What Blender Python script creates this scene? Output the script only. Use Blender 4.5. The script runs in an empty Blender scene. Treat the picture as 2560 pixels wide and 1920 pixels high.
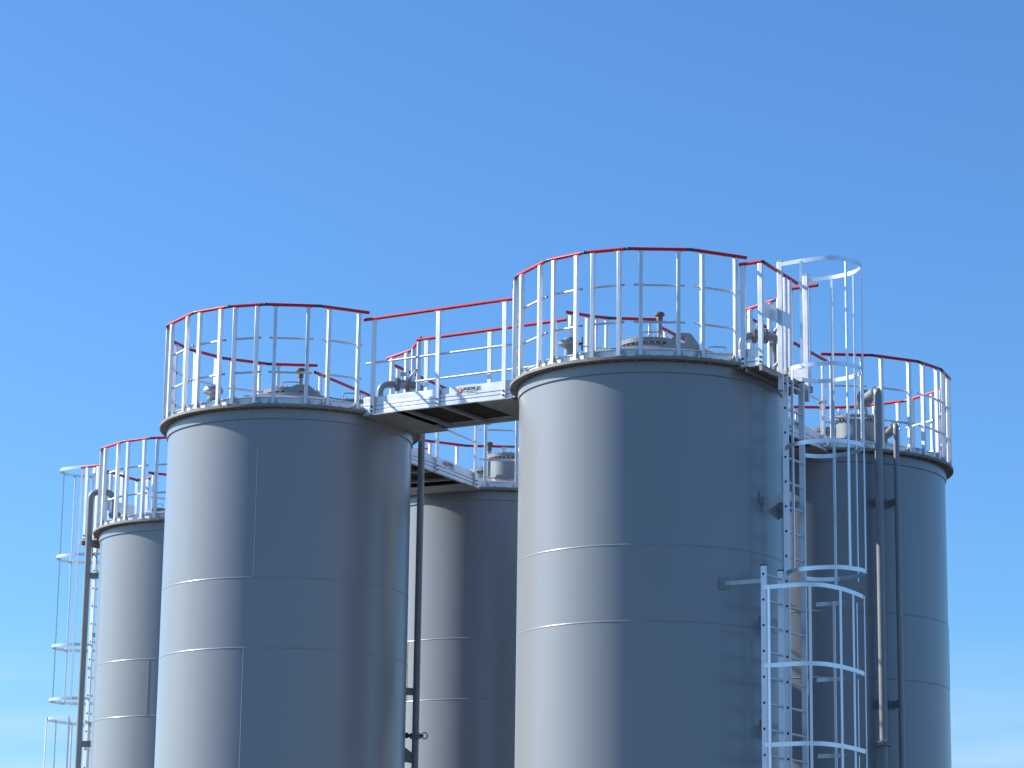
import bpy, bmesh, math, random
from mathutils import Vector, Matrix
R2 = math.radians
S = bpy.context.scene
C = S.collection
random.seed(4)

# ------------------------------------------------------------------ camera
CAMZ = 1.6
cam_d = bpy.data.cameras.new('camera')
cam = bpy.data.objects.new('camera', cam_d); C.objects.link(cam)
cam_d.sensor_width = 36.0
cam_d.lens = 36.0 * 6770.0 / 2560.0
cam_d.clip_start = 0.1; cam_d.clip_end = 20000
pit, roll = R2(12.898), R2(0.7724)
fw = Vector((0, math.cos(pit), math.sin(pit))); rt = Vector((1, 0, 0)); up = rt.cross(fw)
r2 = rt * math.cos(roll) + up * math.sin(roll); u2 = -rt * math.sin(roll) + up * math.cos(roll)
M = Matrix((r2, u2, -fw)).transposed().to_4x4(); M.translation = Vector((0, 0, CAMZ))
cam.matrix_world = M
S.camera = cam

# ------------------------------------------------------------------ sky, sun, exposure
SUN_AZ, SUN_EL = 284.0, 33.0          # azimuth clockwise from +Y
W = bpy.data.worlds.new('World'); S.world = W; W.use_nodes = True
nt = W.node_tree; N = nt.nodes; L = nt.links
for n in list(N): N.remove(n)
out = N.new('ShaderNodeOutputWorld'); bg = N.new('ShaderNodeBackground'); sky = N.new('ShaderNodeTexSky')
sky.sky_type = 'NISHITA'; sky.sun_disc = False
sky.sun_elevation = R2(SUN_EL); sky.sun_rotation = R2(SUN_AZ)
sky.altitude = 0; sky.air_density = 1.0; sky.dust_density = 0.6; sky.ozone_density = 2.2
bg.inputs['Strength'].default_value = 0.0945
# thin wisps of cirrus low over the horizon
tc = N.new('ShaderNodeTexCoord'); mp = N.new('ShaderNodeMapping'); mp.inputs['Scale'].default_value = (4, 4, 46)
mp.inputs['Rotation'].default_value = (0, R2(4), 0)
nz = N.new('ShaderNodeTexNoise'); nz.inputs['Scale'].default_value = 1.7; nz.inputs['Detail'].default_value = 5; nz.inputs['Roughness'].default_value = 0.55
cr = N.new('ShaderNodeMapRange'); cr.inputs['From Min'].default_value = 0.40; cr.inputs['From Max'].default_value = 0.62
sp = N.new('ShaderNodeSeparateXYZ')
el = N.new('ShaderNodeMapRange'); el.inputs['From Min'].default_value = 0.135; el.inputs['From Max'].default_value = 0.05
mu = N.new('ShaderNodeMath'); mu.operation = 'MULTIPLY'
mu2 = N.new('ShaderNodeMath'); mu2.operation = 'MULTIPLY'; mu2.inputs[1].default_value = 0.8
mix = N.new('ShaderNodeMix'); mix.data_type = 'RGBA'
mix.inputs[7].default_value = (4.3, 5.5, 6.8, 1)
hs = N.new('ShaderNodeHueSaturation'); hs.inputs['Saturation'].default_value = 1.0; hs.inputs['Hue'].default_value = 0.5
L.new(tc.outputs['Generated'], mp.inputs['Vector']); L.new(mp.outputs[0], nz.inputs['Vector']); L.new(nz.outputs['Fac'], cr.inputs['Value'])
L.new(tc.outputs['Generated'], sp.inputs[0]); L.new(sp.outputs['Z'], el.inputs['Value'])
ad = N.new('ShaderNodeMath'); ad.operation = 'MULTIPLY_ADD'; ad.inputs[1].default_value = 0.72; ad.inputs[2].default_value = 0.28
L.new(cr.outputs[0], ad.inputs[0]); L.new(ad.outputs[0], mu.inputs[0]); L.new(el.outputs[0], mu.inputs[1]); L.new(mu.outputs[0], mu2.inputs[0])
tint = N.new('ShaderNodeMix'); tint.data_type = 'RGBA'; tint.blend_type = 'MULTIPLY'; tint.inputs[0].default_value = 1.0; tint.inputs[7].default_value = (0.50, 0.855, 1.23, 1)
L.new(sky.outputs[0], hs.inputs['Color']); L.new(hs.outputs[0], tint.inputs[6]); L.new(tint.outputs[2], mix.inputs[6]); L.new(mu2.outputs[0], mix.inputs[0])
L.new(mix.outputs[2], bg.inputs['Color']); L.new(bg.outputs[0], out.inputs[0])

sd = bpy.data.lights.new('sun', 'SUN'); sd.energy = 5.0; sd.angle = R2(0.53); sd.color = (1.0, 0.95, 0.86)
so = bpy.data.objects.new('sun', sd); C.objects.link(so)
sdir = Vector((math.sin(R2(SUN_AZ)) * math.cos(R2(SUN_EL)), math.cos(R2(SUN_AZ)) * math.cos(R2(SUN_EL)), math.sin(R2(SUN_EL))))
so.rotation_euler = sdir.to_track_quat('Z', 'Y').to_euler(); so.location = sdir * 60

S.view_settings.view_transform = 'Standard'; S.view_settings.look = 'None'
S.view_settings.exposure = 0.68; S.view_settings.gamma = 1.0
S.render.engine = 'CYCLES'; S.cycles.max_bounces = 8

# ------------------------------------------------------------------ materials
def mat(name, col, rough=0.5, metal=0.0, var=0.0, vscale=2.0, bump=0.0, bscale=30.0, coat=0.0, rvar=0.0, spec=0.5, streak=False, crough=0.12):
    m = bpy.data.materials.new(name); m.use_nodes = True
    n = m.node_tree.nodes; l = m.node_tree.links; b = n['Principled BSDF']
    b.inputs['Base Color'].default_value = (*col, 1); b.inputs['Roughness'].default_value = rough; b.inputs['Metallic'].default_value = metal
    b.inputs['Coat Weight'].default_value = coat; b.inputs['Coat Roughness'].default_value = crough
    b.inputs['Specular IOR Level'].default_value = spec
    t = n.new('ShaderNodeTexCoord')
    if var or rvar:
        mpn = n.new('ShaderNodeMapping'); mpn.inputs['Scale'].default_value = (1, 1, 0.18) if streak else (1, 1, 1)
        z = n.new('ShaderNodeTexNoise'); z.inputs['Scale'].default_value = vscale; z.inputs['Detail'].default_value = 6
        l.new(t.outputs['Object'], mpn.inputs[0]); l.new(mpn.outputs[0], z.inputs['Vector'])
        if var:
            r = n.new('ShaderNodeValToRGB')
            r.color_ramp.elements[0].position = 0.3; r.color_ramp.elements[1].position = 0.7
            r.color_ramp.elements[0].color = (*[c * (1 - var) for c in col], 1); r.color_ramp.elements[1].color = (*[min(1, c * (1 + var)) for c in col], 1)
            l.new(z.outputs['Fac'], r.inputs[0]); l.new(r.outputs[0], b.inputs['Base Color'])
        if rvar:
            q = n.new('ShaderNodeMapRange'); q.inputs['To Min'].default_value = rough - rvar; q.inputs['To Max'].default_value = rough + rvar
            l.new(z.outputs['Fac'], q.inputs[0]); l.new(q.outputs[0], b.inputs['Roughness'])
    if bump:
        z2 = n.new('ShaderNodeTexNoise'); z2.inputs['Scale'].default_value = bscale; z2.inputs['Detail'].default_value = 4
        bp = n.new('ShaderNodeBump'); bp.inputs['Strength'].default_value = bump; bp.inputs['Distance'].default_value = 0.01
        l.new(t.outputs['Object'], z2.inputs['Vector']); l.new(z2.outputs['Fac'], bp.inputs['Height']); l.new(bp.outputs[0], b.inputs['Normal'])
    return m
PAINT = mat('grey_tank_paint', (0.262, 0.282, 0.299), 0.32, var=0.06, vscale=0.9, bump=0.06, bscale=1.3, rvar=0.04, coat=0.35, crough=0.2, spec=0.42, streak=True)
PAINT2 = mat('grey_fitting_paint', (0.25, 0.265, 0.28), 0.38, var=0.08, vscale=5, coat=0.2)
WELD = mat('weld_bead_paint', (0.262, 0.282, 0.299), 0.34, var=0.05, coat=0.25)
ALU = mat('brushed_aluminium', (0.72, 0.74, 0.77), 0.42, metal=0.55, var=0.07, vscale=6, rvar=0.07)
ALU2 = mat('bright_aluminium_strip', (0.72, 0.73, 0.75), 0.32, metal=0.75, var=0.05, vscale=9, rvar=0.08)
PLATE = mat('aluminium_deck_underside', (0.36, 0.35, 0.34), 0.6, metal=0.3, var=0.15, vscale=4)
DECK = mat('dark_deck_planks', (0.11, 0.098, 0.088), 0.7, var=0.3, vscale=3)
RED = mat('red_handrail_sleeve', (0.60, 0.014, 0.024), 0.42, var=0.12, vscale=5)
BLACK = mat('black_plastic', (0.018, 0.02, 0.024), 0.5, var=0.2, vscale=9)
JOINT = mat('dark_grey_joint_plastic', (0.045, 0.06, 0.062), 0.45, var=0.2, vscale=9)
STEEL = mat('galvanised_steel', (0.42, 0.43, 0.44), 0.45, metal=0.6, var=0.12, vscale=12)
BROWN = mat('weathered_brown_cap', (0.14, 0.11, 0.09), 0.6, var=0.2, vscale=12)
RIM = mat('brownish_grey_rim_paint', (0.235, 0.21, 0.18), 0.6, var=0.18, vscale=5)  # rim flange colour: browner than the shell, with slight mottling
STICK = mat('white_sticker', (0.78, 0.79, 0.80), 0.4, var=0.02)
ORANGE = mat('orange_logo_ink', (0.75, 0.12, 0.05), 0.5, var=0.02)
INK = mat('dark_logo_ink', (0.03, 0.04, 0.06), 0.5, var=0.02)
CONC = mat('concrete', (0.15, 0.143, 0.13), 0.85, var=0.15, vscale=1.5, bump=0.4, bscale=20)
GRAV = mat('gravel_ground', (0.072, 0.066, 0.056), 0.95, var=0.3, vscale=0.35, bump=0.6, bscale=9)

# ------------------------------------------------------------------ mesh helpers
class MB:
    def __init__(s): s.bm = bmesh.new(); s.mi = 0
    def _f(s, vs, smooth=False):
        try:
            f = s.bm.faces.new(vs); f.material_index = s.mi; f.smooth = smooth; return f
        except ValueError: return None
    def box(s, c, ax, ay, az, sx, sy, sz):
        c = Vector(c); ax, ay, az = Vector(ax), Vector(ay), Vector(az)
        v = [s.bm.verts.new(c + ax * (sx / 2 * i) + ay * (sy / 2 * j) + az * (sz / 2 * k)) for i in (-1, 1) for j in (-1, 1) for k in (-1, 1)]
        for q in ((0, 1, 3, 2), (4, 6, 7, 5), (0, 4, 5, 1), (2, 3, 7, 6), (0, 2, 6, 4), (1, 5, 7, 3)): s._f([v[i] for i in q])
    def prism(s, poly, d):
        d = Vector(d); a = [s.bm.verts.new(Vector(p)) for p in poly]; b = [s.bm.verts.new(Vector(p) + d) for p in poly]
        n = len(poly); s._f(a[::-1]); s._f(b)
        for i in range(n): s._f([a[i], a[(i + 1) % n], b[(i + 1) % n], b[i]])
    def ring(s, c, t, r, n, up=None):
        t = Vector(t).normalized(); u = Vector(up) if up else (Vector((0, 0, 1)) if abs(t.z) < 0.9 else Vector((1, 0, 0)))
        x = t.cross(u).normalized(); y = x.cross(t)
        return [s.bm.verts.new(Vector(c) + x * (r * math.cos(2 * math.pi * i / n)) + y * (r * math.sin(2 * math.pi * i / n))) for i in range(n)]
    def tube(s, pts, r, n=10, capmat=None):
        pts = [Vector(p) for p in pts]; rs = []
        for i, p in enumerate(pts):
            if i == 0: t = pts[1] - p
            elif i == len(pts) - 1: t = p - pts[i - 1]
            else: t = (pts[i + 1] - p).normalized() + (p - pts[i - 1]).normalized()
            rs.append((p, t.normalized()))
        # parallel-transport frame
        t0 = rs[0][1]; ref = Vector((0, 0, 1)) if abs(t0.z) < 0.9 else Vector((1, 0, 0))
        x = t0.cross(ref).normalized(); prev = t0; rings = []
        for p, t in rs:
            q = prev.rotation_difference(t); x = q @ x; x = (x - t * x.dot(t)).normalized(); y = t.cross(x); prev = t
            rings.append([s.bm.verts.new(p + x * (r * math.cos(2 * math.pi * i / n)) + y * (r * math.sin(2 * math.pi * i / n))) for i in range(n)])
        for a, b in zip(rings, rings[1:]):
            for i in range(n): s._f([a[i], a[(i + 1) % n], b[(i + 1) % n], b[i]], True)
        m = s.mi
        if capmat is not None: s.mi = capmat
        s._f(rings[0][::-1]); s._f(rings[-1]); s.mi = m
    def lathe(s, prof, c=(0, 0, 0), n=48, a0=0, a1=360, smooth=True):
        c = Vector(c); full = abs(a1 - a0 - 360) < 1e-6; k = n if full else n + 1; rows = []
        for (r, z) in prof:
            if r < 1e-5: rows.append([s.bm.verts.new(c + Vector((0, 0, z)))] * k)
            else: rows.append([s.bm.verts.new(c + Vector((r * math.cos(R2(a0 + (a1 - a0) * i / n)), r * math.sin(R2(a0 + (a1 - a0) * i / n)), z))) for i in range(k)])
        for a, b in zip(rows, rows[1:]):
            for i in range(n):
                j = (i + 1) % k; vs = []
                for v in (a[i], a[j], b[j], b[i]):
                    if v not in vs: vs.append(v)
                if len(vs) >= 3: s._f(vs, smooth)
    def band(s, pts, h, t, closed=False):
        # a flat strip on edge (height h along z, thickness t) following plan points
        pts = [Vector(p) for p in pts]; n = len(pts); cols = []
        for i, p in enumerate(pts):
            a = pts[max(i - 1, 0)]; b = pts[min(i + 1, n - 1)]
            d = (b - a); d.z = 0; d.normalize(); o = Vector((d.y, -d.x, 0)) * (t / 2)
            cols.append([s.bm.verts.new(p + o + Vector((0, 0, h / 2))), s.bm.verts.new(p - o + Vector((0, 0, h / 2))), s.bm.verts.new(p - o - Vector((0, 0, h / 2))), s.bm.verts.new(p + o - Vector((0, 0, h / 2)))])
        for a, b in zip(cols, cols[1:]):
            for i in range(4): s._f([a[i], a[(i + 1) % 4], b[(i + 1) % 4], b[i]])
        s._f(cols[0]); s._f(cols[-1][::-1])
    def build(s, name, mats, parent=None, bevel=0.0, sharp=35, label=None):
        bmesh.ops.remove_doubles(s.bm, verts=s.bm.verts, dist=1e-6)
        bmesh.ops.recalc_face_normals(s.bm, faces=s.bm.faces)
        me = bpy.data.meshes.new(name); s.bm.to_mesh(me); s.bm.free()
        for m in (mats if isinstance(mats, (list, tuple)) else [mats]): me.materials.append(m)
        try: me.set_sharp_from_angle(angle=R2(sharp))
        except Exception: pass
        o = bpy.data.objects.new(name, me); C.objects.link(o)
        if parent: o.parent = parent
        if bevel:
            b = o.modifiers.new('bevel', 'BEVEL'); b.width = bevel; b.segments = 2; b.limit_method = 'ANGLE'
        if label: o['label'] = label
        return o

def thing(name, label, cat, loc=(0, 0, 0), group=None):
    o = bpy.data.objects.new(name, None); C.objects.link(o); o.location = loc; o['label'] = label; o['category'] = cat
    if group: o['group'] = group
    return o
V = Vector
Z = V((0, 0, 1))
def pol(r, a, z=0.0):     # angle from the side towards the camera, positive to the right
    return V((r * math.sin(R2(a)), -r * math.cos(R2(a)), z))

# ------------------------------------------------------------------ setting
RAD = 1.4; LIPR = 1.5; H = 6.36 + CAMZ    # shell radius, rim radius, rim height
POS = {'A': V((-2.55, 30.635, 0)), 'B': V((1.48, 28.145, 0)), 'C': V((-4.398, 37.979, 0)), 'D': V((-0.229, 35.419, 0)), 'E': V((3.909, 32.625, 0))}
g = MB(); g.box((0, 0, -0.5), (1, 0, 0), (0, 1, 0), (0, 0, 1), 12000, 12000, 1.0)
g = g.build('ground', GRAV); g['kind'] = 'structure'
sl = MB(); sl.box((0, 33.2, 0.11), V((0.851, -0.5255, 0)), V((0.5255, 0.851, 0)), Z, 16, 12, 0.22)
sl = sl.build('concrete_slab', CONC, bevel=0.02); sl['kind'] = 'structure'

# ------------------------------------------------------------------ tanks
SEAMS = (-1.86, -2.63, -4.5, -6.3)
def arc_profile():
    p = []
    for i in range(9):          # rounded knuckle
        t = i / 8 * math.pi / 2; p.append((1.37 - 0.13 + 0.13 * math.cos(t), 0.06 + 0.13 * math.sin(t)))
    for i in range(1, 12):
        q = i / 11; r = 1.24 * (1 - q); p.append((r, 0.18 + 0.27 * (1 - (r / 1.24) ** 1.7)))
    return p
def dome_z(r):
    return 0.18 + 0.27 * (1 - (min(r, 1.24) / 1.24) ** 1.7)
def bolted_flange(parent, c, r, z0, z1, name='manhole', handle=True, nb=24, skirt=None):
    b = MB(); b.lathe([(r * 0.86, z0), (r * 0.86, z1 - 0.03), (r, z1 - 0.03), (r, z1 - 0.008), (r * 0.3, z1 - 0.008)], c, 40)
    nk = b.build(name, PAINT2, parent)
    b = MB(); b.lathe([(0, z1 - 0.006), (r, z1 - 0.006), (r, z1 + 0.014), (r * 0.55, z1 + 0.022), (0, z1 + 0.03)], c, 40)
    b.build('cover', PAINT2, nk)
    for i in range(nb):
        a = 360 * i / nb + 5; p = V(c) + V((math.cos(R2(a)), math.sin(R2(a)), 0)) * (r * 0.93)
        b = MB(); b.tube([p + Z * (z1 - 0.05), p + Z * (z1 + 0.038)], 0.013, 6)
        b.build('bolt', STEEL, nk)
    if handle:
        b = MB(); q = V(c) + Z * (z1 + 0.02)
        b.tube([q + V((-.1, -r * .5, 0)), q + V((-.1, -r * .5, .07)), q + V((-.08, -r * .5, .085)), q + V((.08, -r * .5, .085)), q + V((.1, -r * .5, .07)), q + V((.1, -r * .5, 0))], 0.008, 8)
        b.build('handle', STEEL, nk)
    return nk
def vent_pipe(parent, c, z0, z1, r=0.027, capr=0.054):
    b = MB(); b.tube([V(c) + Z * z0, V(c) + Z * (z1 - 0.02)], r, 14); b.lathe([(r, z0 + .02), (r + .03, z0 + .02), (r + .03, z0 + .04), (r, z0 + .04)], c, 20)
    v = b.build('vent_pipe', PAINT2, parent)
    b = MB(); b.lathe([(0, z1 - .10), (r * 1.22, z1 - .10), (r * 1.25, z1 - .045), (r * 1.2, z1 - .035), (capr, z1 - .02), (capr, z1), (capr * .75, z1 + .014), (0, z1 + .018)], c, 20)
    b.build('vent_cap', BROWN, v)
def lifting_lug(parent, c, ax, w=0.42, z0=0.30, z1=0.60):
    ax = V(ax).normalized(); ay = V((-ax.y, ax.x, 0)); c = V(c)
    b = MB(); n = 10; hc = z0 + (z1 - z0) * 0.66; hr = 0.034
    outer = [(-w / 2, z0), (w / 2, z0), (w / 2 - .02, z0 + .07), (w * .2, z1), (-w * .14, z1), (-w / 2 + .02, z0 + .09)]
    # plate with an eye: bridge outer outline to circular hole by radial fan
    circ = [(hr * math.cos(2 * math.pi * i / 24), hc + hr * math.sin(2 * math.pi * i / 24)) for i in range(24)]
    def hit(dx, dz):
        best = None; n2 = len(outer)
        for i in range(n2):
            (x1, y1), (x2, y2) = outer[i], outer[(i + 1) % n2]; ex, ey = x2 - x1, y2 - y1
            den = dx * ey - dz * ex
            if abs(den) < 1e-9: continue
            t = (x1 * ey - (y1 - hc) * ex) / den; s_ = (x1 * dz - (y1 - hc) * dx) / den
            if t > 0 and -1e-6 <= s_ <= 1 + 1e-6 and (best is None or t < best): best = t
        return (dx * best, hc + dz * best)
    oo = [hit(x / hr, (y - hc) / hr) for x, y in circ]
    def P(x, z, s_): return c + ax * x + ay * s_ + Z * z
    for sgn in (-.011, .011):
        a = [b.bm.verts.new(P(x, z, sgn)) for x, z in circ]; d = [b.bm.verts.new(P(x, z, sgn)) for x, z in oo]
        for i in range(24): b._f([a[i], a[(i + 1) % 24], d[(i + 1) % 24], d[i]])
        if sgn < 0: a0, d0 = a, d
    for i in range(24):
        b._f([a0[i], a0[(i + 1) % 24], a[(i + 1) % 24], a[i]]); b._f([d0[i], d0[(i + 1) % 24], d[(i + 1) % 24], d[i]])
    b.build('lifting_lug', PAINT2, parent)

def make_tank(k, label, vseams):
    t = thing('storage_tank', label, 'tank', POS[k], 'grey cylindrical storage tanks standing in two rows')
    b = MB(); b.lathe([(RAD, 0.22 - H + H * 0), (RAD, 0.2201)], n=4) if False else None
    b = MB(); b.lathe([(RAD, 0.225), (RAD, H + 0.024)], n=192)
    b.build('shell', PAINT, t)
    b = MB(); b.lathe([(RAD + .001, 0.222), (RAD + .10, 0.222), (RAD + .10, 0.245), (RAD + .001, 0.245)], n=96)
    b.build('base_ring', PAINT2, t)
    b = MB(); b.lathe([(RAD + .001, H - .098), (RAD + .016, H - .090), (RAD + .016, H + .020), (RAD + .001, H + .020)], n=160); b.build('stiffening_ring', PAINT, t)
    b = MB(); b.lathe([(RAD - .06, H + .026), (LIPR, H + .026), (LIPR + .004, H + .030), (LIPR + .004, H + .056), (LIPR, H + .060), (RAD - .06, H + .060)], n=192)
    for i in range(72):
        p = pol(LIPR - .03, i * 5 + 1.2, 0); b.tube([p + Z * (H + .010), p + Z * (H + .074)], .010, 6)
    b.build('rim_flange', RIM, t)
    for z in SEAMS:
        b = MB(); pr = [(RAD - .0005 + .0033 * math.sin(math.pi * i / 6), H + z - .010 + .020 * i / 6) for i in range(7)]
        b.lathe(pr, n=192); b.build('weld_seam', WELD, t)
    for a, z0, z1 in vseams:
        b = MB(); b.tube([pol(RAD - .002, a, H + z0), pol(RAD - .002, a, H + z1)], .0065, 8); b.build('weld_seam', WELD, t)
    b = MB(); b.lathe([(1.37, .0605)] + arc_profile(), (0, 0, H), n=128)
    for rr in (0.52, 0.72, 0.95):
        z = dome_z(rr); b.lathe([(rr - .014, z + .004), (rr - .007, z + .013), (rr + .006, z + .009), (rr + .014, z - .004)], (0, 0, H), n=96)
    b.build('domed_roof', PAINT, t)
    top = V((0, 0, H))
    if k in 'AB':
        fz = .50 if k == 'A' else .53
        bolted_flange(t, top, .33, .36, fz, handle=True, nb=28)
        vent_pipe(t, top + V((.085 if k == 'A' else .10, .12, 0)), .46, .82 if k == 'A' else .91)
        lifting_lug(t, top + V((.15 if k == 'A' else .31, -.50, 0)), (1, .1, 0), z0=dome_z(.55) - .06, z1=.50 if k == 'A' else .545)
        bolted_flange(t, top + V((.70, .05, 0)), .235, .22, .40, nb=16)
        # side nozzle at the left
        c = top + V((-.895 if k == 'A' else -.88, -.15, 0))
        b = MB()
        if k == 'A':
            b.lathe([(.05, .15), (.05, .37), (.075, .38), (.075, .40), (.05, .405)], c, 24); nz_ = b.build('nozzle', PAINT2, t)
            b = MB(); b.lathe([(0, .40), (.055, .40), (.06, .44), (.112, .465), (.118, .49), (.10, .53), (0, .545)], c, 28); b.build('mushroom_vent', STEEL, nz_)
        else:
            b.lathe([(.06, .15), (.05, .46), (.112, .48), (.115, .52), (.07, .53), (.05, .56), (0, .565)], c, 24); nz_ = b.build('nozzle', PAINT2, t)
            b = MB(); q = c + V((.10, 0, .50)); b.tube([c + V((0, 0, .50)), q], .012, 8)
            pts = [q + V((.05 * 0 + .04, .07 * math.cos(R2(x)), .07 * math.sin(R2(x)))) for x in range(0, 361, 24)]
            b.tube(pts, .008, 6); b.tube([q + V((.04, -.07, 0)), q + V((.04, .07, 0))], .006, 6); b.tube([q, q + V((.05, 0, 0))], .012, 8)
            b.build('hand_wheel', BLACK, nz_)
    else:
        bolted_flange(t, top, .33, .40, .54, nb=28)
        dx = {'E': .24, 'D': .20, 'C': .1}[k]; fz = {'E': .56, 'D': .60, 'C': .5}[k]; vx = {'E': -.14, 'D': -.06, 'C': -.3}[k]
        bolted_flange(t, top + V((dx, -.72, 0)), .275, .05, fz, nb=28)
        lifting_lug(t, top + V((dx - .1, -1.02, 0)), (1, 0, 0), w=.36, z0=.05, z1=.31)
        vent_pipe(t, top + V((vx, -.55, 0)), .22, .82, capr=.05)
        b = MB(); b.box(top + V((vx, -.55, .16)), (1, 0, 0), (0, 1, 0), Z, .15, .15, .22)
        b.build('vent_base', PAINT2, t, bevel=.01)
        b = MB(); c = top + V((vx - .20, -.80, 0)); b.lathe([(.06, .1), (.06, .26), (.10, .27), (.10, .30), (0, .31)], c, 24); nz_ = b.build('nozzle', PAINT2, t)
        b = MB(); b.tube([c + V((-.04, 0, .31)), c + V((-.04, 0, .37)), c + V((.05, 0, .37)), c + V((.05, 0, .31))], .007, 6); b.build('handle', STEEL, nz_)
    return t
tanks = {
 'A': make_tank('A', 'front left grey tank at the lower end of the front bridge, with a mushroom vent', [(-9.9, -.085, -1.86), (-13.3, -2.63, -4.5), (120, -1.86, -2.63)]),
 'B': make_tank('B', 'tallest looking grey tank right of centre with two caged ladder flights beside it', [(150, -.11, -1.86), (-140, -1.86, -2.63)]),
 'C': make_tank('C', 'grey storage tank at the far left partly hidden by the front left tank', [(-20, -1.86, -2.63), (100, -.1, -1.86)]),
 'D': make_tank('D', 'back grey storage tank seen in the gap between the two front tanks', [(-49, -1.86, -2.63), (120, -.1, -1.86)]),
 'E': make_tank('E', 'back right grey storage tank behind the ladder with two pipes down its front', [(-18, -2.63, -4.5), (82, -1.86, -2.63)]),
}

# ------------------------------------------------------------------ guard rails
RZ = 1.19; RR = RAD * 1.06
def one_tube(name, a, b, r, mats, parent, n=10, capmat=None, label=None):
    m = MB(); m.tube([a, b], r, n, capmat); return m.build(name, mats, parent, label=label)
def railing_panel(parent, p0, p1, z0, zr, outv, mids, trim0, trim1, fr=(.21, .79), foot=True, postdrop=0.0, posts=None, toe=True, capends=(False, False)):
    d = (p1 - p0); Ln = d.length; d.normalize(); o = outv
    a = p0 + d * trim0; b = p1 - d * trim1
    m = MB(); m.tube([a + Z * zr, b + Z * zr], .0185, 12, 1); m.build('handrail', [RED, JOINT], parent)
    for q in (posts or fr):
        c = p0 + d * (Ln * q) - o * .0
        m = MB(); h0 = z0 - postdrop
        m.box(c + Z * ((h0 + zr - .02) / 2), d, o, Z, .038, .046, zr - .02 - h0)
        m.box(c + Z * (zr - .022), d, o, Z, .075, .03, .006)
        ps = m.build('post', ALU, parent, bevel=.004)
        if foot:
            m = MB(); m.prism([c + d * .018 - o * .004 + Z * (z0 + .02), c + d * .060 - o * .004 + Z * (z0 + .008), c + d * .018 - o * .004 + Z * (z0 + .095)], o * .008)
            m.prism([c - d * .018 - o * .004 + Z * (z0 + .02), c - d * .060 - o * .004 + Z * (z0 + .008), c - d * .018 - o * .004 + Z * (z0 + .095)], o * .008)
            m.box(c + Z * (z0 + .006), d, o, Z, .11, .06, .008)
            m.build('foot_bracket', STEEL, ps)
    e = min(.06, Ln * .12)
    for zm in mids:
        m = MB(); m.tube([p0 + d * e - o * .040 + Z * zm, p1 - d * e - o * .040 + Z * zm], .0125, 10, 1); m.build('midrail', [ALU, BLACK], parent)
    if toe:
        m = MB(); m.box((p0 + p1) / 2 - o * .06 + Z * (z0 + .042), d, o, Z, Ln - .01, .006, .076)
        m.box((p0 + p1) / 2 - o * .052 + Z * (z0 + .083), d, o, Z, Ln - .01, .018, .006); m.build('toe_board', ALU, parent)
def joint(parent, p, da, db):
    m = MB(); m.tube([p - da * .05, p - da * .012, p + db * .012, p + db * .05], .0165, 10)
    m.lathe([(0, -.0185), (.012, -.016), (.018, -.006), (.018, .006), (.012, .016), (0, .0185)], p, 12); m.build('corner_joint', JOINT, parent)
def ring_rail(k, label, chains):
    t = thing('guard_railing', label, 'railing', POS[k] + Z * H, 'guard railings round the tank tops')
    for ch in chains:
        pts = [pol(RR, a) for a in ch]
        for i in range(len(pts) - 1):
            p0, p1 = pts[i], pts[i + 1]; o = ((p0 + p1) / 2).normalized()
            e0 = .0 if i == 0 else .045; e1 = .0 if i == len(pts) - 2 else .045
            railing_panel(t, p0, p1, .060, RZ, o, (.82, .43), e0, e1, fr=(.2, .8) if (p1 - p0).length < .8 else (.14, .86))
        for i in range(1, len(pts) - 1):
            joint(t, pts[i] + Z * RZ, (pts[i] - pts[i - 1]).normalized(), (pts[i + 1] - pts[i]).normalized())
    return t
ring_rail('A', 'guard railing with red handrail round the front left tank top, left of the front bridge', [[39, 15.5, -8, -25, -45, -73, -103, -119, -141, -164, -187], [135, 114, 90]])
ring_rail('B', 'guard railing with red handrail round the highest tank top, right of the bridge', [[38.5, 13, -12, -30.5, -50, -78, -100], [-143, -157, -165, -187], [133, 110, 88]])
ring_rail('C', 'guard railing with red handrail on the far left tank top', [[37, 18, -2, -23, -42, -67, -97], [-141, -158, -178, 162, 140, 120, 98, 78]])
ring_rail('D', 'guard railing on the tank top seen under the front bridge', [[39, 17, -9], [-48, -76, -103], [-137, -164.5, 170, 150, 128, 105, 78]])
ring_rail('E', 'guard railing with red handrail round the back right tank top', [[-10, 13.5, 39, 59, 80, 106, 132, 154, 171, -166, -146], [-48, -76, -103]])

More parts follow.
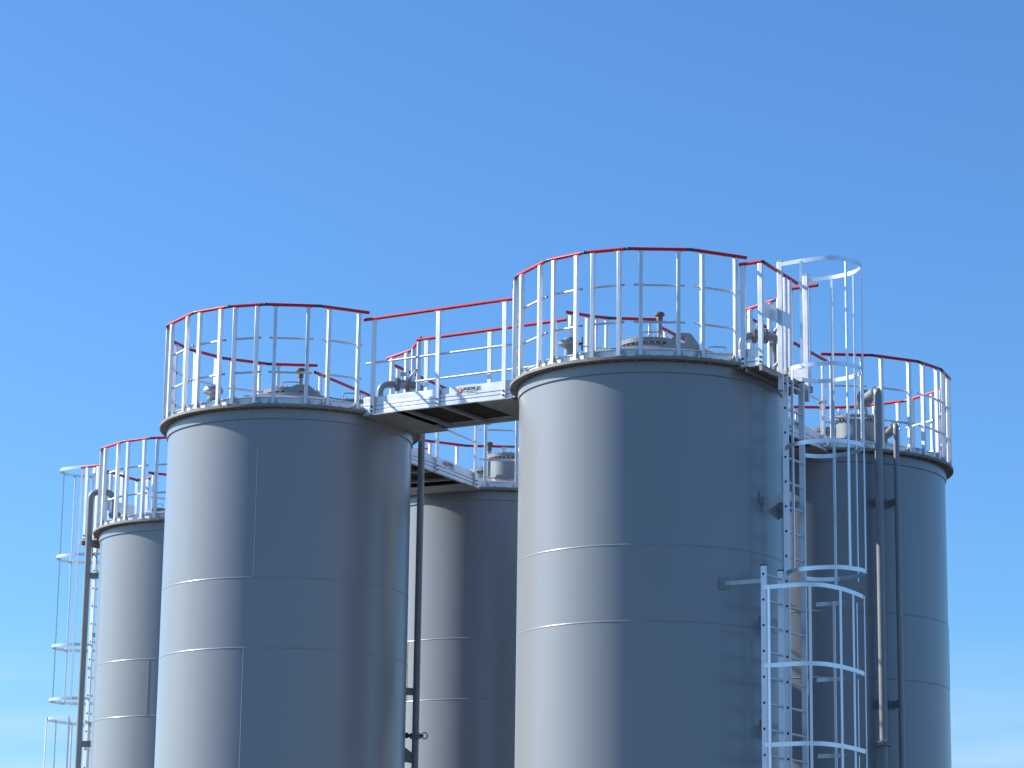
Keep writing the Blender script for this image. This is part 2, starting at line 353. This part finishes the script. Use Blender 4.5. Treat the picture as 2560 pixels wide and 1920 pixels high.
# ------------------------------------------------------------------ bridges
def sticker(parent, c, d, o, w=.20, flip=False):
    st = MB(); st.box(c, d, o, Z, w * 1.25, .002, .115); s_ = st.build('sticker', STICK, parent)
    m = MB(); cc = c - d * (w * .43) + o * .0025
    m.tube([cc, cc + o * .0012], .032, 24)
    m.build('logo_disc', ORANGE, s_)
    m = MB(); q = cc + o * .0042
    m.box(q - d * .004, (d * .35 + Z).normalized(), o, d, .052, .0012, .007); m.box(q + d * .010 + Z * .004, (d * .35 + Z).normalized(), o, d, .036, .0012, .006)
    m.build('logo_stripe', STICK, s_)
    fc = bpy.data.curves.new('txt', 'FONT'); fc.body = 'FORTAL'; fc.size = .062; fc.extrude = .0005; fc.offset = .002; fc.align_x = 'LEFT'
    fo = bpy.data.objects.new('txt', fc); C.objects.link(fo)
    dg = bpy.context.evaluated_depsgraph_get(); dg.update(); me = bpy.data.meshes.new_from_object(fo.evaluated_get(dg))
    bpy.data.objects.remove(fo); me.materials.clear(); me.materials.append(INK)
    lt = bpy.data.objects.new('lettering', me); C.objects.link(lt); lt.parent = s_
    x0 = min(v.co.x for v in me.vertices); x1 = max(v.co.x for v in me.vertices); sc = (w * .80) / (x1 - x0)
    for v in me.vertices: v.co = c - d * (w * .22) + d * ((v.co.x - x0) * sc) + Z * (v.co.y * sc * 1.05 - .004) + o * (.003 + v.co.z)
    m = MB(); m.box(c + d * (w * .18) + o * .0025 - Z * .020, d, o, Z, w * .80, .001, .005); m.box(c + d * (w * .28) + o * .0025 - Z * .036, d, o, Z, w * .55, .001, .004); m.build('underline', INK, s_)

def bridge(k0, k1, label, shift=0.0, near=-1, stick=None, spos=.6, endgap=1.42, post_mid=.5):
    P0, P1 = POS[k0], POS[k1]; d = (P1 - P0).normalized(); n = V((-d.y, d.x, 0)); D = (P1 - P0).length
    org = P0 + Z * H + n * shift
    t = thing('walkway_bridge', label, 'footbridge', org, 'aluminium bridges linking the tank tops')
    a, b = 1.42, D - endgap
    for s in (-1, 1):
        o = n * s; y = o * .505
        # side beam: grooved aluminium profile, lower and upper ribs with a toe board on top
        m = MB(); Lm = b - a + .10; mid = d * (a + b) / 2
        for z0, z1, th in ((.004, .050, .036), (.056, .094, .036), (.100, .130, .036), (.136, .205, .012)):
            m.box(mid + y + Z * (z0 + z1) / 2 - o * (.018 - th / 2) * 0, d, o, Z, Lm, th, z1 - z0)
        m.box(mid + y - o * .004 + Z * .1, d, o, Z, Lm - .004, .018, .186)
        m.build('side_beam', ALU, t, bevel=.003)
        # end brackets
        # posts
        outer = o * (.505 + .030)
        p0, p1 = d * a + outer, d * b + outer
        Ln = (p1 - p0).length
        pf = (.09 / Ln, post_mid, 1 - .09 / Ln)
        m = MB(); m.tube([p0 - d * .05 + Z * 1.10, p1 + d * .05 + Z * 1.10], .0185, 12, 1); m.build('handrail', [RED, BLACK], t)
        m = MB(); m.tube([p0 - d * .03 + Z * .60 - o * .035, p1 + d * .03 + Z * .60 - o * .035], .0125, 10, 1); m.build('midrail', [ALU, BLACK], t)
        for q in pf:
            c = p0 + d * (Ln * q)
            m = MB(); m.box(c + Z * (.002 + 1.078) / 2, d, o, Z, .052, .026, 1.076); m.box(c + Z * 1.079, d, o, Z, .09, .03, .006)
            ps = m.build('post', ALU, t, bevel=.004)
            for zb in (.035, .085):
                m = MB(); m.tube([c + Z * zb + o * .012, c + Z * zb + o * .021], .0115, 10); m.build('bolt', BLACK, ps)
    # deck
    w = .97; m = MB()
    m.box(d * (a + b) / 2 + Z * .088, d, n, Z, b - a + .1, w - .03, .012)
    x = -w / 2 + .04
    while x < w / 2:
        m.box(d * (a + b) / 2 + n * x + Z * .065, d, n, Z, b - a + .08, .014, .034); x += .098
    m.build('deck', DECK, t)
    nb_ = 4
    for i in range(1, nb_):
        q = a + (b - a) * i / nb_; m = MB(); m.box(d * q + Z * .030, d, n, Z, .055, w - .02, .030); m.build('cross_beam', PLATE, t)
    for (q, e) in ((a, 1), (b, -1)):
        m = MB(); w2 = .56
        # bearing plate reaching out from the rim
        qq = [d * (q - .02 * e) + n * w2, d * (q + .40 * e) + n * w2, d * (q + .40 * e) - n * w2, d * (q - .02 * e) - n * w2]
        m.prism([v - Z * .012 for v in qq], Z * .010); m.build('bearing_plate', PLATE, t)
    if stick is not None:
        s = stick; o = n * s; dd = d if (d.cross(Z)).dot(o) > 0 else -d
        sticker(t, dd * 0 + d * (a + (b - a) * (spos)) + o * (.505 + .018 + .0015) + Z * .150 * 1.0, dd, o)
    return t
bridge('A', 'B', 'front aluminium bridge between the two front tanks with the clearest logo sticker', 0.0, stick=-1, spos=.70)
bridge('A', 'D', 'aluminium bridge running back in the gap from front left tank to the back tank', -.04, stick=-1, spos=.655, endgap=1.60, post_mid=.50)
bridge('B', 'E', 'aluminium bridge behind the ladder, running back to the back right tank', 0.0, stick=-1)
bridge('D', 'E', 'aluminium bridge behind the right front tank joining the two right back tanks')
bridge('C', 'D', 'aluminium bridge behind the front left tank joining the far left tank to the back tank')

# ------------------------------------------------------------------ caged ladders
u = V((0.8508, -0.5255, 0)); v = V((0.5255, 0.8508, 0))
def rounded(pts, r=.12, n=5):
    outp = [pts[0]]
    for i in range(1, len(pts) - 1):
        p, a, b = pts[i], pts[i - 1], pts[i + 1]
        da = (a - p); db = (b - p); rr = min(r, da.length * .45, db.length * .45)
        s0 = p + da.normalized() * rr; s1 = p + db.normalized() * rr
        for j in range(n + 1):
            t = j / n; outp.append(s0 * (1 - t) ** 2 + p * 2 * t * (1 - t) + s1 * t * t)
    outp.append(pts[-1]); return outp
def ladder(k, label, n, m, s0, s1, z0, z1, L0=1.66, walk=None, loops=(), bars=(), loopshape=None, brackets=(), barz=None, holes=True):
    t = thing('caged_ladder', label, 'ladder', POS[k] + Z * H, 'aluminium caged ladders on the tanks')
    for s in (s0, s1):
        b = MB(); c = n * L0 + m * s + Z * (z0 + z1) / 2
        b.box(c, n, m, Z, .062, .025, z1 - z0)
        st = b.build('stile', ALU, t, bevel=.003)
        b = MB(); b.box(n * L0 + m * s + Z * (z1 + .006), n, m, Z, .066, .029, .012); b.build('end_cap', BLACK, st)
    z = z1 - .085; sg = 1 if s1 > s0 else -1
    while z > z0 + .02:
        b = MB(); b.tube([n * L0 + m * (s0 - sg * .0145) + Z * z, n * L0 + m * (s1 + sg * .0145) + Z * z], .0135, 12, 1)
        b.build('rung', [ALU, BLACK], t); z -= .256
    if walk:
        for s, za, zb in walk:
            b = MB(); c = n * (L0 - .0) + m * s + Z * (za + zb) / 2; b.box(c, n, m, Z, .056, .03, zb - za)
            st = b.build('walk_through_stile', ALU, t, bevel=.003)
            b = MB(); b.box(n * L0 + m * s + Z * (zb + .006), n, m, Z, .060, .034, .012); b.build('end_cap', STEEL, st)
    for z, shp in loops:
        pts = rounded([n * a + m * c + Z * z for a, c in shp])
        b = MB(); b.band(pts, .043, .005); b.build('cage_hoop', ALU2, t)
    for (a, c, za, zb) in bars:
        b = MB(); cdir = (n * (a - 1.9) + m * c); cdir = cdir.normalized() if cdir.length > .01 else n
        tv = V((-cdir.y, cdir.x, 0)); b.box(n * a + m * c + Z * (za + zb) / 2, cdir, tv, Z, .012, .026, zb - za); b.build('cage_bar', ALU2, t)
    for (s, z, r_, ln) in brackets:
        b = MB(); q = n * (L0 - .02) + m * s + Z * z
        # arm running from the stile back to the shell
        e = math.sqrt(max(.01, RAD ** 2 - (s) ** 2)); st = n * e + m * s + Z * z
        b.box((q + st) / 2, n, m, Z, (q - st).length + .04, .008, .042)
        b.prism([st + Z * .02 - m * .003, st - Z * .16 - m * .003, q - Z * .03 - m * .003][::-1], m * .006) if r_ else None
        b.build('wall_bracket', STEEL, t)
        b = MB(); nn = (n * e + m * s).normalized(); tt = V((-nn.y, nn.x, 0))
        b.box(st - nn * 0 + nn * .006, nn, tt, Z, .012, .13, .12); b.build('wall_pad', PAINT2, t)
    return t
UP = [(1.66, -.30), (2.02, -.33), (2.30, -.30), (2.42, -.02), (2.40, .16), (2.22, .36), (1.92, .43), (1.66, .40)]
UPc = [(1.66, -.17), (1.80, -.30), (2.02, -.35), (2.30, -.30), (2.42, -.02), (2.40, .16), (2.22, .36), (1.92, .43), (1.75, .38), (1.66, .24)]
LO = [(1.66, -.70), (2.10, -.71), (2.26, -.60), (2.32, -.30), (2.31, .05), (2.27, .38), (2.12, .54), (1.92, .62), (1.62, .60)]
ladder('B', 'upper right hand caged ladder flight with a round hoop topping the highest tank', u, v, -.155, .225, -4.9, -.02,
       walk=((-.255, -.19, 1.17), (.355, -.19, 1.17)),
       loops=((1.13, UP), (.02, UPc), (-.78, UPc), (-2.07, UPc)),
       bars=((1.93, -.325, .02, 1.13), (2.36, -.16, -2.09, 1.13), (2.40, .13, -2.09, 1.13), (1.93, .425, -2.13, 1.13), (2.21, .355, -2.13, 1.13), (1.80, -.285, -2.09, .02)),
       brackets=((-.16, -1.28, 1, 0), (.23, -1.28, 1, 0), (-.16, -2.55, 1, 0), (-.16, -3.6, 1, 0)))
ladder('B', 'lower right hand caged ladder flight with the wide cage, bottom right of the front tank', u, v, -.685, -.305, .26 - H, -2.07,
       loops=[(z, LO) for z in (-2.29, -3.07, -3.85, -4.63, -5.41)],
       bars=[(a, c, -5.43, -2.27) for a, c in ((1.72, -.70), (2.16, -.68), (2.31, -.30), (2.30, .03), (2.26, .38), (2.10, .54), (1.82, .61))],
       brackets=((-.69, -2.22, 0, 0), (-.69, -4.6, 0, 0), (-.69, -6.6, 0, 0)))
def mir(sh): return [(a, -c + .10) for a, c in sh]
# far left tank: same ladder mirrored
ladder('C', 'upper caged ladder flight at the far left edge, above a lower one', -u, -v, .305, -.085, -4.9, -.02,
       walk=((.40, -.19, 1.17), (-.22, -.19, 1.17)),
       loops=((1.15, [(a, .16 - c) for a, c in UP]), (-.13, [(a, .15 - c) for a, c in UPc]), (-1.43, [(a, .15 - c) for a, c in UPc]), (-2.20, [(a, .15 - c) for a, c in UPc])),
       bars=((1.84, .47, -2.22, 1.15), (2.37, .25, -2.22, 1.15), (2.37, 0, -2.22, 1.15), (1.93, -.27, -2.22, 1.15), (2.2, -.19, -2.22, 1.15)),
       brackets=((.30, -1.28, 1, 0), (.30, -2.55, 1, 0)))
ladder('C', 'lower caged ladder flight at the far left bottom edge behind the dark pipe', -u, -v, -.24, -.62, .26 - H, -2.25,
       loops=[(z, [(a, -.08 - c) for a, c in LO]) for z in (-2.49, -3.27, -4.05, -4.83, -5.5)],
       bars=[(a, -.08 - c, -5.52, -2.47) for a, c in ((1.72, -.70), (2.16, -.68), (2.31, -.30), (2.30, .03), (2.26, .38), (2.10, .54), (1.82, .61))],
       brackets=((-.25, -2.4, 0, 0), (-.25, -4.6, 0, 0)))

# ladder access platforms with a gate
def platform(k, label, n, m, cs):
    t = thing('access_platform', label, 'platform', POS[k] + Z * H, 'ladder access platforms at the tank rims')
    def P(a, s, z=0): return n * a + m * (s + cs) + Z * z
    b = MB(); b.prism([P(1.20, -.60, .006), P(1.62, -.60, .006), P(1.62, .60, .006), P(1.20, .60, .006)], Z * .010)
    for i in range(8): b.box(P(1.25 + .045 * i, 0, -.004), m, n, Z, 1.18, .012, .018)
    b.box(P(1.60, 0, -.02), m, n, Z, 1.2, .03, .05); b.box(P(1.44, 0, -.03), m, n, Z, 1.2, .03, .03)
    b.build('deck', PLATE, t)
    for s in (-.56, .50):
        o = -1 if s < 0 else 1
        b = MB()
        for z0, z1, th in ((.020, .058, .036), (.064, .102, .036), (.108, .205, .012)):
            b.box(P(1.46, s, (z0 + z1) / 2), n, m, Z, .26, th, z1 - z0)
        b.build('side_beam', ALU, t, bevel=.003)
        b = MB(); b.tube([P(1.36, s + .03 * o, 1.10), P(1.62 if s < 0 else 1.72, s + .03 * o, 1.10)], .0185, 12, 1); b.build('handrail', [RED, BLACK], t)
        for a in (1.40, 1.60):
            b = MB(); b.box(P(a, s + .03 * o, .55), n, m, Z, .052, .026, 1.07); ps = b.build('post', ALU, t, bevel=.004)
            for zb in (.045, .095):
                b = MB(); b.tube([P(a, s + .044 * o, zb), P(a, s + .053 * o, zb)], .0115, 10); b.build('bolt', BLACK, ps)
    b = MB(); b.tube([P(1.62, -.55, 1.10), P(1.56, .36, 1.10)], .0185, 12, 1); gr = b.build('gate_rail', [RED, JOINT], t)
    b = MB(); b.box(P(1.595, -.22, .62), m, n, Z, .66, .006, .16); b.build('gate_plate', ALU, t)
    for s in (.02, .12):
        b = MB(); b.box(P(1.585, s, .55), m, n, Z, .05, .03, 1.05); b.build('gate_post', ALU, t, bevel=.004)
    joint(t, P(1.62, -.57, 1.10), n, m)
platform('B', 'ladder access platform with brown underside and gate plate, right of the highest tank rim', u, v, .0)
platform('C', 'access platform with short red rail at the ladder top of the far left tank', -u, -v, .10)

# ------------------------------------------------------------------ pipes
def bend(pts, r=.12, n=8): return rounded([V(p) for p in pts], r, n)
def flange(parent, c, ax, r=.085, th=.03, name='flange'):
    b = MB(); c = V(c); ax = V(ax).normalized(); b.tube([c - ax * th / 2 - ax * .004, c - ax * .003], r, 24); b.tube([c + ax * .003, c + ax * (th / 2 + .004)], r, 24)
    x = ax.cross(Z) if abs(ax.z) < .9 else V((1, 0, 0)); x.normalize(); y = ax.cross(x)
    for i in range(8):
        a = math.pi * 2 * i / 8 + .3; p = c + (x * math.cos(a) + y * math.sin(a)) * (r * .8); b.tube([p - ax * (th / 2 + .018), p + ax * (th / 2 + .018)], .009, 6)
    return b.build(name, PAINT2, parent)
def pipe_thing(k, label, pts, r, br=.12, nm='drain_pipe', group='grey pipes running down the tank sides'):
    t = thing(nm, label, 'pipe', POS[k] + Z * H, group)
    b = MB(); b.tube(bend(pts, br), r, 20); b.build('pipe', PAINT2, t, sharp=60); return t
def clamp(t, p, shell_dir, w=.05, z=0.0):
    # arm from the pipe to the shell and a band round the pipe
    p = V(p); q = V((p.x, p.y, 0)); e = q.normalized() * (RAD - .005)
    b = MB(); dd = (q - e); L_ = dd.length; dd.normalize(); tt = V((-dd.y, dd.x, 0))
    b.box((q + e) / 2 + Z * p.z, dd, tt, Z, L_, .012, .085); b.box(e + dd * .012 + Z * p.z, dd, tt, Z, .012, .11, .11)
    b.build('wall_bracket', PAINT2, t)
def valve(t, c, ax):
    b = MB(); c = V(c); ax = V(ax).normalized()
    b.tube([c - ax * .055, c - ax * .03, c + ax * .03, c + ax * .055], .058, 18)
    v_ = b.build('valve_body', STEEL, t)
    for s in (-1, 1): flange(v_, c + ax * s * .062, ax, .085, .024)
    b = MB(); b.tube([c, c + Z * .13], .012, 8); b.box(c + Z * .125 + ax * .0, ax, V((-ax.y, ax.x, 0)), Z, .07, .05, .04); b.build('valve_lever', STEEL, v_)

# front left tank: gooseneck on the roof to the dark pipe beside the back tank
t = pipe_thing('A', 'dark pipe in the gap beside the front left tank, arching onto its roof', [(1.00, .40, .15), (1.00, .40, .73), (1.50, .46, .73), (1.50, .46, .1), (1.50, .46, .24 - H)], .040)
valve(t, (1.265, .431, .73), (1, .12, 0))
clamp(t, (1.50, .46, -2.88), 0); clamp(t, (1.50, .46, -5.6), 0)
flange(t, (1.50, .46, -3.385), Z, .07, .03)
b = MB(); c = V((1.50, .46, -3.385)); b.tube([c, c + V((-.10, -.05, 0))], .020, 10); b.tube([c, c + V((.09, -.04, 0))], .014, 8)
pts = [c + V((.105 + .035 * math.cos(R2(x)), -.045, .035 * math.sin(R2(x)))) for x in range(0, 361, 30)]; b.tube(pts, .007, 6); b.lathe([(0, -.03), (.03, -.03), (.03, .03), (0, .03)], c + V((-.11, -.055, 0)), 12); b.build('drain_valve', BLACK, t)
b = MB(); b.prism([(1.36, .42, -3.50), (1.50, .46, -3.60), (1.50, .46, -3.70), (1.36, .42, -3.68)], (-.004, .02, 0)); b.build('gusset', PAINT2, t)
# highest tank: gooseneck with valve, pipe going down behind it
t = pipe_thing('B', 'grey pipe with valve arching off the highest tank roof behind the ladder platform', [(1.0, .30, .15), (1.0, .30, .73), (1.36, .33, .73), (1.41, .79, .73), (1.41, .79, .1), (1.41, .79, .24 - H)], .042)
valve(t, (1.20, .317, .73), (1, .08, 0))
clamp(t, (1.41, .79, -3.2), 0)
# back right tank: two front pipes
t = pipe_thing('E', 'larger grey pipe with gooseneck and flange down the front of the back right tank', [(.36, -.62, .50), (.36, -.66, .66), (.27, -.80, .76), (.40, -1.53, .76), (.40, -1.53, .3), (.40, -1.53, .24 - H)], .048, br=.11)
flange(t, (.31, -1.02, .76), (.13, -.73, 0), .105, .04)
flange(t, (.40, -1.53, -3.40), Z, .085, .035)
for z in (-.57, -2.93, -5.6): clamp(t, (.40, -1.53, z), 0)
t = pipe_thing('E', 'thinner grey pipe down the front of the back right tank, right of the larger pipe', [(.56, -.9, .1), (.56, -.9, .34), (.615, -1.47, .36), (.615, -1.47, .1), (.615, -1.47, .24 - H)], .034, br=.09)
flange(t, (.575, -1.02, .345), (.11, -1, 0), .07, .03)
for z in (-.57, -2.93, -5.6): clamp(t, (.615, -1.47, z), 0)
# far left tank pipe
t = pipe_thing('C', 'dark grey pipe at the far left tank, bending over the rim onto its roof', [(-1.575, -.02, .24 - H), (-1.575, -.02, .2), (-1.575, -.02, .67), (-1.33, -.05, .67), (-1.22, -.05, .57), (-1.22, -.05, .12)], .046, br=.13)
flange(t, (-1.22, -.05, .34), Z, .09, .03)
for z in (-.53, -2.9, -5.4): clamp(t, (-1.575, -.02, z), 0)
